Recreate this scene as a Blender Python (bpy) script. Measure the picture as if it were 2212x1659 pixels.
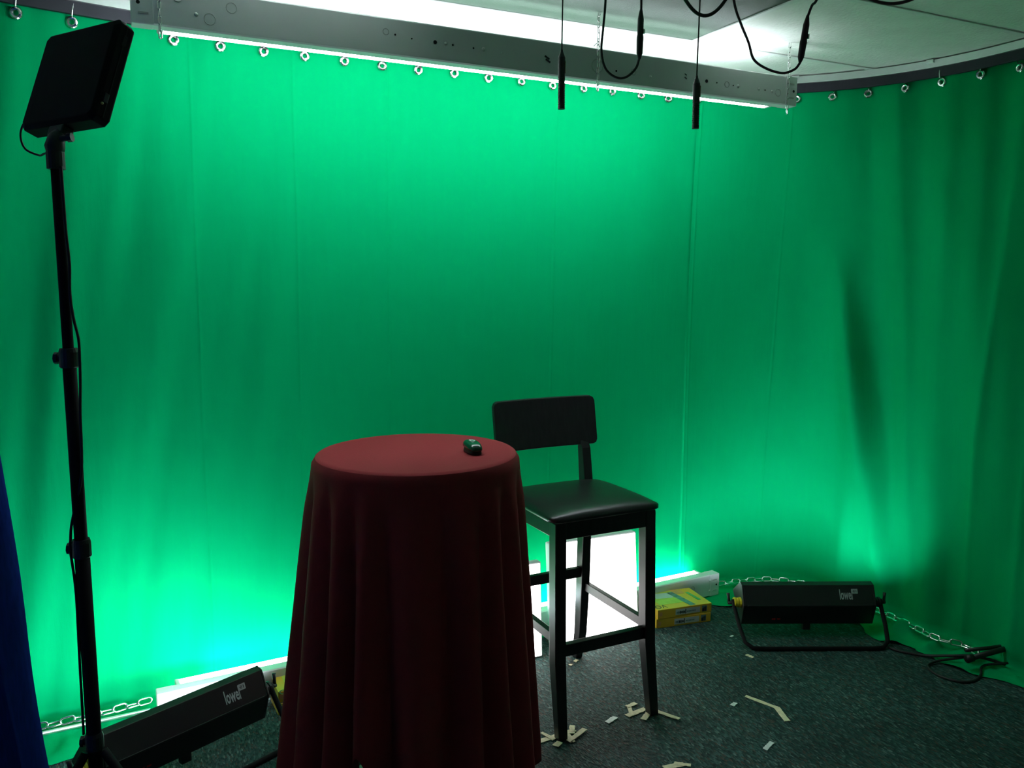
import bpy, bmesh, math, random
from mathutils import Vector, Matrix, noise
R = math.radians
random.seed(7)
for o in list(bpy.data.objects):
    bpy.data.objects.remove(o, do_unlink=True)
scene = bpy.context.scene
COL = scene.collection

# ------------------------------------------------------------------ camera, world, exposure
YAW = 26.0                                   # the camera looks 26 degrees to the right of the back wall's normal
cam_data = bpy.data.cameras.new('camera')
cam_data.sensor_width = 36.0
cam_data.lens = 36.0 * 1800.0 / 2212.0
cam_data.clip_start = 0.02
cam = bpy.data.objects.new('camera', cam_data)
COL.objects.link(cam)
cam.location = (0, 0, 1.55)
cam.rotation_euler = (R(90 - 7.2), 0, R(-YAW))
scene.camera = cam

world = bpy.data.worlds.new('world')
scene.world = world
world.use_nodes = True
world.node_tree.nodes['Background'].inputs[0].default_value = (0.55, 0.7, 1.0, 1)
world.node_tree.nodes['Background'].inputs[1].default_value = 0.0
scene.view_settings.view_transform = 'Standard'
scene.view_settings.look = 'None'
scene.view_settings.gamma = 1.0
scene.view_settings.use_curve_mapping = False
scene.view_settings.exposure = 0.0

TUBE_TOP = 33.0          # radiance of the hanging strip light's tubes
TUBE_FLOOR = 30.0        # the strip light on the floor
FLOOD = 50.0             # the tubes inside the two black floodlights
PANEL = 5.0              # the two glowing panels behind the stool

# ------------------------------------------------------------------ helpers
def room(cx, cy, z=0.0):
    """plan position measured along / across the camera's heading -> room axes (x along the back wall)"""
    a = R(YAW)
    return Vector((cx * math.cos(a) + cy * math.sin(a), -cx * math.sin(a) + cy * math.cos(a), z))

def nodes(m):
    m.use_nodes = True
    return m.node_tree, m.node_tree.nodes['Principled BSDF']

def mat(name, col, rough=0.6, metal=0.0, var=0.12, scale=30.0, bump=0.0, bscale=None, spec=0.5, stretch=None, coat=0.0):
    m = bpy.data.materials.new(name)
    nt, b = nodes(m)
    N, L = nt.nodes, nt.links
    tc = N.new('ShaderNodeTexCoord')
    mp = N.new('ShaderNodeMapping')
    L.new(tc.outputs['Object'], mp.inputs[0])
    if stretch:
        mp.inputs['Scale'].default_value = stretch
    nz = N.new('ShaderNodeTexNoise')
    nz.inputs['Scale'].default_value = scale
    nz.inputs['Detail'].default_value = 4
    L.new(mp.outputs[0], nz.inputs[0])
    cr = N.new('ShaderNodeValToRGB')
    cr.color_ramp.elements[0].position = 0.3
    cr.color_ramp.elements[1].position = 0.7
    cr.color_ramp.elements[0].color = tuple(c * (1 - var) for c in col) + (1,)
    cr.color_ramp.elements[1].color = tuple(min(1, c * (1 + var)) for c in col) + (1,)
    L.new(nz.outputs['Fac'], cr.inputs[0])
    L.new(cr.outputs[0], b.inputs['Base Color'])
    b.inputs['Roughness'].default_value = rough
    b.inputs['Metallic'].default_value = metal
    b.inputs['Specular IOR Level'].default_value = spec
    b.inputs['Coat Weight'].default_value = coat
    if bump:
        n2 = N.new('ShaderNodeTexNoise')
        n2.inputs['Scale'].default_value = bscale or scale * 4
        n2.inputs['Detail'].default_value = 3
        L.new(mp.outputs[0], n2.inputs[0])
        bp = N.new('ShaderNodeBump')
        bp.inputs['Strength'].default_value = bump
        bp.inputs['Distance'].default_value = 0.004
        L.new(n2.outputs['Fac'], bp.inputs['Height'])
        L.new(bp.outputs[0], b.inputs['Normal'])
    return m

def emit(name, col, strength):
    m = bpy.data.materials.new(name)
    nt, b = nodes(m)
    b.inputs['Base Color'].default_value = (0.9, 0.9, 0.9, 1)
    b.inputs['Emission Color'].default_value = col + (1,)
    b.inputs['Emission Strength'].default_value = strength
    return m

def link(name, bm, m, parent=None, smooth=False, bevel=0.0, segs=2):
    bmesh.ops.recalc_face_normals(bm, faces=bm.faces)
    me = bpy.data.meshes.new(name)
    bm.to_mesh(me)
    bm.free()
    return link_mesh(name, me, m, parent, smooth, bevel, segs)

def link_mesh(name, me, m, parent=None, smooth=False, bevel=0.0, segs=2):
    o = bpy.data.objects.new(name, me)
    COL.objects.link(o)
    if m is not None and not me.materials:
        me.materials.append(m)
    if parent is not None:
        o.parent = parent
    if smooth:
        me.polygons.foreach_set('use_smooth', [True] * len(me.polygons))
    if bevel:
        md = o.modifiers.new('bevel', 'BEVEL')
        md.width = bevel
        md.segments = segs
        md.limit_method = 'ANGLE'
        md.angle_limit = R(35)
    return o

def share(o, parent, loc=None, rot=None):
    c = o.copy()
    COL.objects.link(c)
    c.parent = parent
    if loc is not None:
        c.location = loc
    if rot is not None:
        c.rotation_euler = rot
    return c

def copy_tree(o, parent=None):
    c = o.copy()
    COL.objects.link(c)
    c.parent = parent
    for ch in [x for x in bpy.data.objects if x.parent == o]:
        copy_tree(ch, c)
    return c

def tag(o, label, cat, group=None, kind=None):
    if label:
        o['label'] = label
    if cat:
        o['category'] = cat
    if group:
        o['group'] = group
    if kind:
        o['kind'] = kind
    return o

def thing(name, label, cat, loc=(0, 0, 0), rz=0.0, group=None):
    o = bpy.data.objects.new(name, None)
    o.empty_display_size = 0.05
    COL.objects.link(o)
    o.location = loc
    o.rotation_euler = (0, 0, rz)
    return tag(o, label, cat, group)

def box(bm, c, s, rot=None):
    M = Matrix.Translation(Vector(c))
    if rot is not None:
        M = M @ (rot if isinstance(rot, Matrix) else Matrix.Rotation(rot, 4, 'Z'))
    bmesh.ops.create_cube(bm, size=1.0, matrix=M @ Matrix.Diagonal((s[0], s[1], s[2], 1)))
    return bm

def B(c, s, rot=None):
    return box(bmesh.new(), c, s, rot)

def rod(bm, p, q, r, r2=None, seg=14):
    p, q = Vector(p), Vector(q)
    d = q - p
    M = Matrix.Translation((p + q) / 2) @ d.to_track_quat('Z', 'Y').to_matrix().to_4x4()
    bmesh.ops.create_cone(bm, cap_ends=True, segments=seg, radius1=r, radius2=r if r2 is None else r2, depth=d.length, matrix=M)
    return bm

def tube(bm, pts, r, seg=8, closed=False, cap=True):
    pts = [Vector(p) for p in pts]
    n = len(pts)
    rs = r if isinstance(r, (list, tuple)) else [r] * n
    rings = []
    up = None
    for i in range(n):
        if closed:
            t = (pts[(i + 1) % n] - pts[i - 1]).normalized()
        else:
            t = (pts[min(i + 1, n - 1)] - pts[max(i - 1, 0)]).normalized()
        if up is None:
            up = t.orthogonal().normalized()
        up = (up - t * up.dot(t))
        up = up.normalized() if up.length > 1e-6 else t.orthogonal().normalized()
        side = t.cross(up)
        rings.append([bm.verts.new(pts[i] + (up * math.cos(2 * math.pi * k / seg) + side * math.sin(2 * math.pi * k / seg)) * rs[i]) for k in range(seg)])
    m = n if closed else n - 1
    for i in range(m):
        a, b = rings[i], rings[(i + 1) % n]
        for k in range(seg):
            bm.faces.new((a[k], a[(k + 1) % seg], b[(k + 1) % seg], b[k]))
    if cap and not closed:
        bm.faces.new(rings[0][::-1])
        bm.faces.new(rings[-1])
    return bm

def spline(ctrl, per=10):
    """Catmull-Rom through the control points"""
    P = [Vector(c) for c in ctrl]
    P = [P[0] * 2 - P[1]] + P + [P[-1] * 2 - P[-2]]
    out = []
    for i in range(1, len(P) - 2):
        for k in range(per):
            t = k / per
            a, b, c, d = P[i - 1:i + 3]
            out.append(0.5 * ((2 * b) + (c - a) * t + (2 * a - 5 * b + 4 * c - d) * t * t + (3 * b - 3 * c + d - a) * t ** 3))
    out.append(P[-2])
    return out

def lathe(bm, prof, seg=24, axis_pt=(0, 0, 0), cap=True):
    """profile of (radius, z) turned about z"""
    rings = []
    for r, z in prof:
        rings.append([bm.verts.new((axis_pt[0] + r * math.cos(2 * math.pi * k / seg), axis_pt[1] + r * math.sin(2 * math.pi * k / seg), axis_pt[2] + z)) for k in range(seg)])
    for a, b in zip(rings, rings[1:]):
        for k in range(seg):
            bm.faces.new((a[k], a[(k + 1) % seg], b[(k + 1) % seg], b[k]))
    if cap:
        bm.faces.new(rings[0][::-1])
        bm.faces.new(rings[-1])
    return bm

def prism(bm, prof, x0, x1):
    """closed (y, z) outline pushed along x"""
    a = [bm.verts.new((x0, y, z)) for y, z in prof]
    b = [bm.verts.new((x1, y, z)) for y, z in prof]
    n = len(prof)
    bm.faces.new(a[::-1])
    bm.faces.new(b)
    for k in range(n):
        bm.faces.new((a[k], a[(k + 1) % n], b[(k + 1) % n], b[k]))
    return bm

def text(name, body, size, m, parent, loc, rot, sx=1.0, extrude=0.0004, align='LEFT', bold=0.0):
    cu = bpy.data.curves.new(name, 'FONT')
    cu.body = body
    cu.size = size
    cu.extrude = extrude
    cu.resolution_u = 2
    cu.offset = bold
    cu.align_x = align
    cu.materials.append(m)
    o = bpy.data.objects.new(name, cu)
    COL.objects.link(o)
    o.parent = parent
    o.location = loc
    o.rotation_euler = rot
    o.scale = (sx, 1, 1)
    bpy.context.view_layer.update()
    me = bpy.data.meshes.new_from_object(o)
    bpy.data.objects.remove(o)
    o = link_mesh(name, me, m, parent)
    o.location = loc
    o.rotation_euler = rot
    o.scale = (sx, 1, 1)
    return o

def nz(x, y, z=0.0):
    return noise.noise(Vector((x, y, z)))

# ------------------------------------------------------------------ materials
M_green = bpy.data.materials.new('green_muslin')
nt, b = nodes(M_green)
N, L = nt.nodes, nt.links
tc = N.new('ShaderNodeTexCoord')
mp = N.new('ShaderNodeMapping')
mp.inputs['Scale'].default_value = (9, 9, 0.9)
L.new(tc.outputs['Object'], mp.inputs[0])
n1 = N.new('ShaderNodeTexNoise'); n1.inputs['Scale'].default_value = 5; n1.inputs['Detail'].default_value = 6
L.new(mp.outputs[0], n1.inputs[0])
cr = N.new('ShaderNodeValToRGB')
cr.color_ramp.elements[0].position = 0.25; cr.color_ramp.elements[1].position = 0.75
cr.color_ramp.elements[0].color = (0.0008, 0.292, 0.094, 1)
cr.color_ramp.elements[1].color = (0.0008, 0.302, 0.098, 1)
L.new(n1.outputs['Fac'], cr.inputs[0])
L.new(cr.outputs[0], b.inputs['Base Color'])
b.inputs['Roughness'].default_value = 0.95
b.inputs['Specular IOR Level'].default_value = 0.0
n2 = N.new('ShaderNodeTexNoise'); n2.inputs['Scale'].default_value = 260; n2.inputs['Detail'].default_value = 2
L.new(tc.outputs['Object'], n2.inputs[0])
mx = N.new('ShaderNodeMath'); mx.operation = 'MULTIPLY_ADD'; mx.inputs[1].default_value = 0.12
L.new(n2.outputs['Fac'], mx.inputs[0]); L.new(n1.outputs['Fac'], mx.inputs[2])
bp = N.new('ShaderNodeBump'); bp.inputs['Strength'].default_value = 0.28; bp.inputs['Distance'].default_value = 0.005
L.new(mx.outputs[0], bp.inputs['Height']); L.new(bp.outputs[0], b.inputs['Normal'])

M_carpet = bpy.data.materials.new('teal_loop_carpet')
nt, b = nodes(M_carpet)
N, L = nt.nodes, nt.links
tc = N.new('ShaderNodeTexCoord')
mp = N.new('ShaderNodeMapping'); mp.inputs['Rotation'].default_value = (0, 0, R(-32)); mp.inputs['Scale'].default_value = (185, 68, 1)
L.new(tc.outputs['Object'], mp.inputs[0])
vo = N.new('ShaderNodeTexVoronoi'); vo.inputs['Scale'].default_value = 1.0
L.new(mp.outputs[0], vo.inputs['Vector'])
hs = N.new('ShaderNodeSeparateColor')
L.new(vo.outputs['Color'], hs.inputs[0])
cr = N.new('ShaderNodeValToRGB')
el = cr.color_ramp.elements
el[0].position = 0.0; el[0].color = (0.006, 0.020, 0.018, 1)
el[1].position = 1.0; el[1].color = (0.10, 0.15, 0.135, 1)
for p, c in ((0.35, (0.011, 0.040, 0.036)), (0.6, (0.018, 0.060, 0.054)), (0.74, (0.055, 0.040, 0.030)), (0.8, (0.028, 0.076, 0.069)), (0.93, (0.040, 0.090, 0.082))):
    e = el.new(p); e.color = c + (1,)
L.new(hs.outputs[0], cr.inputs[0])
nb = N.new('ShaderNodeTexNoise'); nb.inputs['Scale'].default_value = 3.0; nb.inputs['Detail'].default_value = 5
L.new(tc.outputs['Object'], nb.inputs[0])
mr = N.new('ShaderNodeMapRange'); mr.inputs[1].default_value = 0.3; mr.inputs[2].default_value = 0.7; mr.inputs[3].default_value = 0.75; mr.inputs[4].default_value = 1.25
L.new(nb.outputs['Fac'], mr.inputs[0])
mm = N.new('ShaderNodeMix'); mm.data_type = 'RGBA'; mm.blend_type = 'MULTIPLY'; mm.inputs[0].default_value = 1.0
L.new(cr.outputs[0], mm.inputs[6]); L.new(mr.outputs[0], mm.inputs[7])
L.new(mm.outputs[2], b.inputs['Base Color'])
b.inputs['Roughness'].default_value = 0.8
b.inputs['Specular IOR Level'].default_value = 0.25
bp = N.new('ShaderNodeBump'); bp.inputs['Strength'].default_value = 0.7; bp.inputs['Distance'].default_value = 0.004
L.new(vo.outputs['Distance'], bp.inputs['Height']); L.new(bp.outputs[0], b.inputs['Normal'])

M_tile = mat('ceiling_tile', (0.76, 0.78, 0.73), 0.9, var=0.05, scale=12, bump=0.8, bscale=70)
M_diffuser = mat('prismatic_diffuser', (0.060, 0.085, 0.066), 0.5, var=0.03, scale=60, bump=0.25, bscale=260, spec=0.12)
M_gridbar = mat('white_grid_bar', (0.72, 0.74, 0.71), 0.5, var=0.04)
M_plenum = mat('plenum', (0.08, 0.08, 0.08), 0.9)
M_wall = mat('pale_wall', (0.82, 0.83, 0.84), 0.85, var=0.08, scale=4)
M_alu = mat('aluminium', (0.72, 0.75, 0.74), 0.32, 0.9, 0.05, stretch=(2, 2, 60))
M_rail_dark = mat('dark_rail', (0.013, 0.014, 0.022), 0.5, 0.3, 0.1)
M_chrome = mat('galvanised_steel', (0.78, 0.80, 0.78), 0.22, 1.0, 0.06)
M_enamel = mat('white_enamel', (0.72, 0.76, 0.75), 0.38, 0.0, 0.03, scale=6, spec=0.5)
M_enamel_d = mat('enamel_scratch', (0.42, 0.46, 0.44), 0.5, 0.0, 0.1)
M_hole = mat('dark_hole', (0.01, 0.01, 0.012), 0.9)
M_lampholder = mat('white_plastic', (0.75, 0.77, 0.74), 0.45, 0.0, 0.03)
M_black = mat('black_powder_coat', (0.010, 0.010, 0.011), 0.42, 0.0, 0.15, scale=200, bump=0.08, bscale=700)
M_blackp = mat('black_plastic', (0.008, 0.008, 0.009), 0.5, 0.0, 0.1)
M_stand = mat('matt_black_paint', (0.006, 0.006, 0.007), 0.75, 0.0, 0.1, spec=0.15)
M_cord = mat('black_rubber', (0.006, 0.006, 0.007), 0.6, 0.0, 0.1)
M_cordm = mat('plum_rubber', (0.045, 0.008, 0.025), 0.6, 0.0, 0.1)
M_wood = mat('black_stained_wood', (0.011, 0.010, 0.012), 0.33, 0.0, 0.35, scale=14, stretch=(6, 6, 0.6), spec=0.5)
M_leather = mat('black_leather', (0.010, 0.010, 0.011), 0.34, 0.0, 0.12, scale=40, bump=0.10, bscale=420, spec=0.6)
M_red = mat('burgundy_polyester', (0.265, 0.024, 0.031), 0.85, 0.0, 0.08, scale=300, bump=0.10, bscale=900, spec=0.2)
M_blue = mat('navy_drape', (0.025, 0.070, 0.55), 0.9, 0.0, 0.15, scale=60, stretch=(4, 4, 0.4), spec=0.1)
M_yellow = mat('yellow_carton', (0.78, 0.46, 0.035), 0.5, 0.0, 0.06, scale=10)
M_yelgr = mat('lime_print', (0.55, 0.60, 0.08), 0.5, 0.0, 0.15, scale=25)
M_orange = mat('orange_print', (0.72, 0.36, 0.12), 0.5, 0.0, 0.08)
M_print_g = mat('green_print', (0.10, 0.36, 0.11), 0.5, 0.0, 0.25, scale=60)
M_print_t = mat('slate_print', (0.13, 0.22, 0.22), 0.5, 0.0, 0.4, scale=60)
M_print_w = mat('pale_label', (0.62, 0.64, 0.62), 0.5, 0.0, 0.05)
M_print_k = mat('black_print', (0.02, 0.02, 0.025), 0.5, 0.0, 0.1)
M_knob = mat('yellow_plastic', (0.75, 0.58, 0.02), 0.4, 0.0, 0.05)
M_logo = mat('silver_print', (0.40, 0.44, 0.44), 0.45, 0.0, 0.1)
M_redprint = mat('red_print', (0.75, 0.012, 0.018), 0.5, 0.0, 0.1)
M_tape = mat('masking_tape', (0.72, 0.64, 0.42), 0.7, 0.0, 0.15, scale=90, bump=0.3, bscale=150)
M_tapew = mat('white_tape', (0.66, 0.70, 0.68), 0.6, 0.0, 0.1, scale=80)
M_mouse = mat('gloss_shell_reflected_green', (0.006, 0.045, 0.024), 0.22, 0.0, 0.05, coat=0.3)  # green reflection of the curtain put into the glossy shell's base colour
M_white = mat('white_sheet', (0.80, 0.80, 0.78), 0.6, 0.0, 0.03)
E_top = emit('lit_tube_overhead', (0.93, 1.0, 1.08), TUBE_TOP)
E_floor = emit('lit_tube_floor', (0.90, 1.0, 1.12), TUBE_FLOOR)
E_flood = emit('lit_tube_flood', (0.90, 1.0, 1.12), FLOOD)
E_panel = emit('lit_diffuser', (1.0, 0.98, 0.96), PANEL)

# ------------------------------------------------------------------ the room shell
X0, X1, Y0, Y1, HC = -1.62, 3.32, -1.62, 3.36, 2.44
tag(link('floor', B(((X0 + X1) / 2, (Y0 + Y1) / 2, -0.03), (X1 - X0 + 0.2, Y1 - Y0 + 0.2, 0.06)), M_carpet), None, None, kind='structure')
for nm, c, s in (('wall_back', ((X0 + X1) / 2, Y1 + 0.05, 1.25), (X1 - X0 + 0.2, 0.1, 2.5)),
                 ('wall_right', (X1 + 0.05, (Y0 + Y1) / 2, 1.25), (0.1, Y1 - Y0, 2.5)),
                 ('wall_left', (X0 - 0.05, (Y0 + Y1) / 2, 1.25), (0.1, Y1 - Y0, 2.5)),
                 ('wall_front', ((X0 + X1) / 2, Y0 - 0.05, 1.25), (X1 - X0 + 0.2, 0.1, 2.5))):
    tag(link(nm, B(c, s), M_wall), None, None, kind='structure')
ceiling = link('ceiling', B(((X0 + X1) / 2, (Y0 + Y1) / 2, HC + 0.09), (X1 - X0 + 0.2, Y1 - Y0 + 0.2, 0.06)), M_plenum)
tag(ceiling, None, None, kind='structure')
gx = [X0, -0.38, 0.84, 2.06, X1]
gy = [Y1, 2.66, 2.05, 1.44, 0.83, 0.22, -0.39, -1.0, Y0]
for i in range(4):
    for j in range(8):
        cx, w = (gx[i] + gx[i + 1]) / 2, gx[i + 1] - gx[i] - 0.006
        cy, d = (gy[j] + gy[j + 1]) / 2, gy[j] - gy[j + 1] - 0.006
        if i == 2 and j == 1:
            link('light_diffuser', B((cx, cy, HC + 0.008), (w, d, 0.008)), M_diffuser, ceiling)
        else:
            sag = Matrix.Rotation(R(random.uniform(-.15, .15)), 4, 'X')
            link('ceiling_tile', B((cx, cy, HC + 0.012), (w, d, 0.016), sag), M_tile, ceiling)
for x in gx[1:4]:
    link('grid_bar', B((x, (Y0 + Y1) / 2, HC + 0.001), (0.022, Y1 - Y0, 0.004)), M_gridbar, ceiling)
for y in gy[1:8]:
    link('grid_bar', B(((X0 + X1) / 2, y, HC + 0.0005), (X1 - X0, 0.022, 0.004)), M_gridbar, ceiling)

# ------------------------------------------------------------------ green backdrop curtain
YB, XR, RAD = (3.235, 3.160), (3.21, 3.18), (0.36, 1.0)       # floor line and track line of the corner
XL, YR = -1.45, 0.9                         # where the curtain ends on the left and on the right wall
XS = 2.18                                   # from here on the run is measured round the corner
def corner_path(u, t):
    """u: 0-1 along the back, 1-3 round the corner and along the right wall; t: 0 at the floor, 1 at the top"""
    yb = YB[0] + (YB[1] - YB[0]) * t
    xr = XR[0] + (XR[1] - XR[0]) * t
    rad = RAD[0] + (RAD[1] - RAD[0]) * t
    if u <= 1:
        x = XL + (XS - XL) * u
        return Vector((x, yb - t * 0.115 * min(1.9, (max(0.0, 0.8 - x) / 0.97) ** 2), 0)), Vector((0, -1, 0))
    l1, l2, l3 = max(0.0, xr - rad - XS), math.pi / 2 * rad, yb - rad - YR
    d = (u - 1) / 2 * (l1 + l2 + l3)
    if d <= l1:
        return Vector((XS + d, yb, 0)), Vector((0, -1, 0))
    if d <= l1 + l2:
        a = (d - l1) / rad
        dd = Vector((math.sin(a), math.cos(a), 0))
        return Vector((xr - rad, yb - rad, 0)) + dd * rad, -dd
    return Vector((xr, yb - rad - (d - l1 - l2), 0)), Vector((-1, 0, 0))

def s_of(u):
    return XL + (XS - XL) * u if u <= 1 else XS + (u - 1) * 1.5

def u_of(s):
    return (s - XL) / (XS - XL) if s <= XS else 1 + (s - XS) / 1.5

def smooth(a, b, x):
    t = min(1, max(0, (x - a) / (b - a)))
    return t * t * (3 - 2 * t)

def tail_len(p):
    x, y = p.x, p.y
    if y > 3.0:
        v = 0.34 + (0.10 - 0.34) * smooth(0.0, 0.25, x)
        v += 0.09 * smooth(1.25, 1.5, x) - 0.09 * smooth(1.85, 2.05, x) + 0.17 * smooth(2.43, 2.6, x)
        return v
    return 0.27 + 0.05 * nz(y * 4, 3.3) - 0.16 * smooth(2.15, 1.85, y)

CREASES = (0.305, 0.66, 1.015, 1.75, 2.50, 2.93)
us = [i / 290 for i in range(290)] + [1 + i / 115 for i in range(231)]
for sc in CREASES:                                   # finer columns where a fold-line is pressed in
    us += [u_of(sc + k * 0.0025) for k in range(-8, 9)]
us = sorted(u for u in us if 0 <= u <= 3)
ROWS, TAIL = 90, 16
def fold(p, u, z):
    s = s_of(u)
    t = z / 2.39
    hang = 0.35 + 0.65 * (1 - t)                       # pinned at the top, freer lower down
    d = 0.010 * nz(s * 2.2, z * 0.35, 1.0) + 0.006 * nz(s * 5.5, z * 0.6, 5.0)
    left = smooth(1.1, 0.2, s)
    d += left * 0.042 * nz((s - 0.30 * z) * 4.2 + 11, z * 0.5, 9.0) * hang
    d += left * 0.011 * nz((s - 0.15 * z) * 13, z * 0.8, 2.0)
    right = smooth(2.6, 3.5, s)
    d += right * (0.085 * nz((s + 0.16 * z) * 3.4 + 3.0, z * 0.45, 4.0) * hang + 0.022 * nz((s + 0.1 * z) * 9, z * 0.5, 8.0))
    for sc, sl, am in ((3.55, 0.14, 0.016), (3.93, 0.0, 0.026), (4.10, 0.06, 0.024), (4.32, 0.03, 0.03)):
        d += am * (0.4 + 0.6 * smooth(2.3, 1.0, z)) * math.exp(-abs(s - sc - sl * (1.2 - z)) / 0.035)
    ridge = 3.585 - 0.25 * min(z, 1.8)
    if s > ridge:
        d -= 0.06 * smooth(2.0, 1.0, z) * smooth(0.0, 0.10, s - ridge) * math.exp(-(s - ridge) / 0.22)
    d += 0.070 * smooth(2.0, 1.0, z) * smooth(0.02, 0.3, z) * math.exp(-((s - ridge) / 0.075) ** 2)
    d += smooth(0.9, 0.0, z) * (0.010 + 0.022 * right) * nz(s * 7, z * 3.0, 6.0)
    for k, sc in enumerate(CREASES):      # fold-lines pressed into the cloth
        d += 0.0020 * math.exp(-((s - sc - 0.006 * nz(z * 1.5, k)) / 0.005) ** 2)
    return d

bm = bmesh.new()
grid = []
for u in us:
    colv = []
    for r in range(ROWS + 1):
        z = 2.385 * (1 - r / ROWS) + 0.012
        p, n = corner_path(u, z / 2.397)
        q = p + n * fold(p, u, z)
        colv.append(bm.verts.new((q.x, q.y, z)))
    p, n = corner_path(u, 0)
    f0 = fold(p, u, 0.012)
    tl = tail_len(p) * (1 + 0.10 * nz(p.x * 6, p.y * 6, 2))
    for r in range(1, TAIL + 1):
        k = r / TAIL
        q = p + n * (f0 + tl * k)
        wr = max(0.0, nz(q.x * 9, q.y * 9, 7)) * 0.024 + max(0.0, nz(q.x * 23, q.y * 23, 1)) * 0.010
        if q.y < 2.75:
            wr *= 2.8
        z = 0.004 + wr * smooth(0, 0.4, k) * (0.5 if 0.05 < q.x < 2.6 and q.y > 2.95 else 1.0) * (1 - 0.6 * smooth(0.8, 1.0, k))
        colv.append(bm.verts.new((q.x, q.y, z)))
    grid.append(colv)
for a, c in zip(grid, grid[1:]):
    for k in range(len(a) - 1):
        bm.faces.new((a[k], c[k], c[k + 1], a[k + 1]))
curtain = thing('green_screen_curtain', 'wide bright green backdrop curtain hanging from the ceiling track around the corner', 'curtain', (0, 0, 0))
link('cloth', bm, M_green, curtain, smooth=True)

# eyelets and their hooks along the top hem
def eyelet_meshes():
    bm = bmesh.new()
    tube(bm, [(0.0125 * math.cos(a), 0, 0.0125 * math.sin(a)) for a in [2 * math.pi * k / 20 for k in range(20)]], 0.0060, 8, closed=True)
    ring = bpy.data.meshes.new('eyelet'); bm.to_mesh(ring); bm.free(); ring.materials.append(M_chrome)
    bm = bmesh.new()
    tube(bm, [(0, -0.004, 0.012), (0, -0.012, 0.018), (0, -0.010, 0.035), (0, -0.004, 0.050), (0.003, 0.0, 0.062), (0, 0.0, 0.085)], 0.0022, 6)
    hook = bpy.data.meshes.new('hook'); bm.to_mesh(hook); bm.free(); hook.materials.append(M_chrome)
    return ring, hook
ring_me, hook_me = eyelet_meshes()
def along_top(dist, z=2.352):
    """a point on the top path at a run of dist metres from the left end"""
    L1 = XS - XL
    LR = math.pi / 2 * RAD[1] + YB[1] - RAD[1] - YR
    u = dist / L1 if dist < L1 else 1 + 2 * (dist - L1) / LR
    p, n = corner_path(u, z / 2.397)
    return p + n * fold(p, u, z), n, u
k = 0
dist = 0.967
while dist < 5.75:
    p, n, u = along_top(dist)
    a = math.atan2(n.y, n.x) + math.pi / 2
    e = link_mesh('eyelet', ring_me, None, curtain)
    e.location = (p.x + n.x * 0.008, p.y + n.y * 0.008, 2.348 + random.uniform(-0.003, 0.003))
    e.rotation_euler = (R(random.uniform(-12, 12)), R(random.uniform(-20, 20)), a + R(random.uniform(-14, 14)))
    h = link_mesh('hook', hook_me, None, e)
    dist += 0.148 + random.uniform(-0.005, 0.005)

# curtain track following the same line
def strip(off, z0, z1, thick):
    bm = bmesh.new()
    rings = []
    for u in [i / 40 for i in range(40)] + [1 + i / 30 for i in range(61)]:
        p, n = corner_path(u, 1.0)
        q0, q1 = p + n * off, p + n * (off + thick)
        rings.append([bm.verts.new((q.x, q.y, z)) for q, z in ((q0, z0), (q1, z0), (q1, z1), (q0, z1))])
    for a, c in zip(rings, rings[1:]):
        for j in range(4):
            bm.faces.new((a[j], a[(j + 1) % 4], c[(j + 1) % 4], c[j]))
    bm.faces.new(rings[0]); bm.faces.new(rings[-1][::-1])
    return bm
track = thing('curtain_track', 'aluminium curtain track with dark lower channel bent round the ceiling corner', 'curtain track', (0, 0, 0))
link('rail', strip(0.018, 2.408, 2.438, 0.020), M_alu, track)
link('channel', strip(0.012, 2.370, 2.408, 0.014), M_rail_dark, track)
for u in (0.36, 0.55, 0.74, 0.93, 1.5, 1.9, 2.25, 2.7):
    p, n = corner_path(u, 1.0)
    q = p + n * 0.043
    link('bracket', B((q.x, q.y, 2.432), (0.03, 0.016, 0.014), math.atan2(n.y, n.x) + math.pi / 2), M_alu, track, bevel=0.002)

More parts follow.
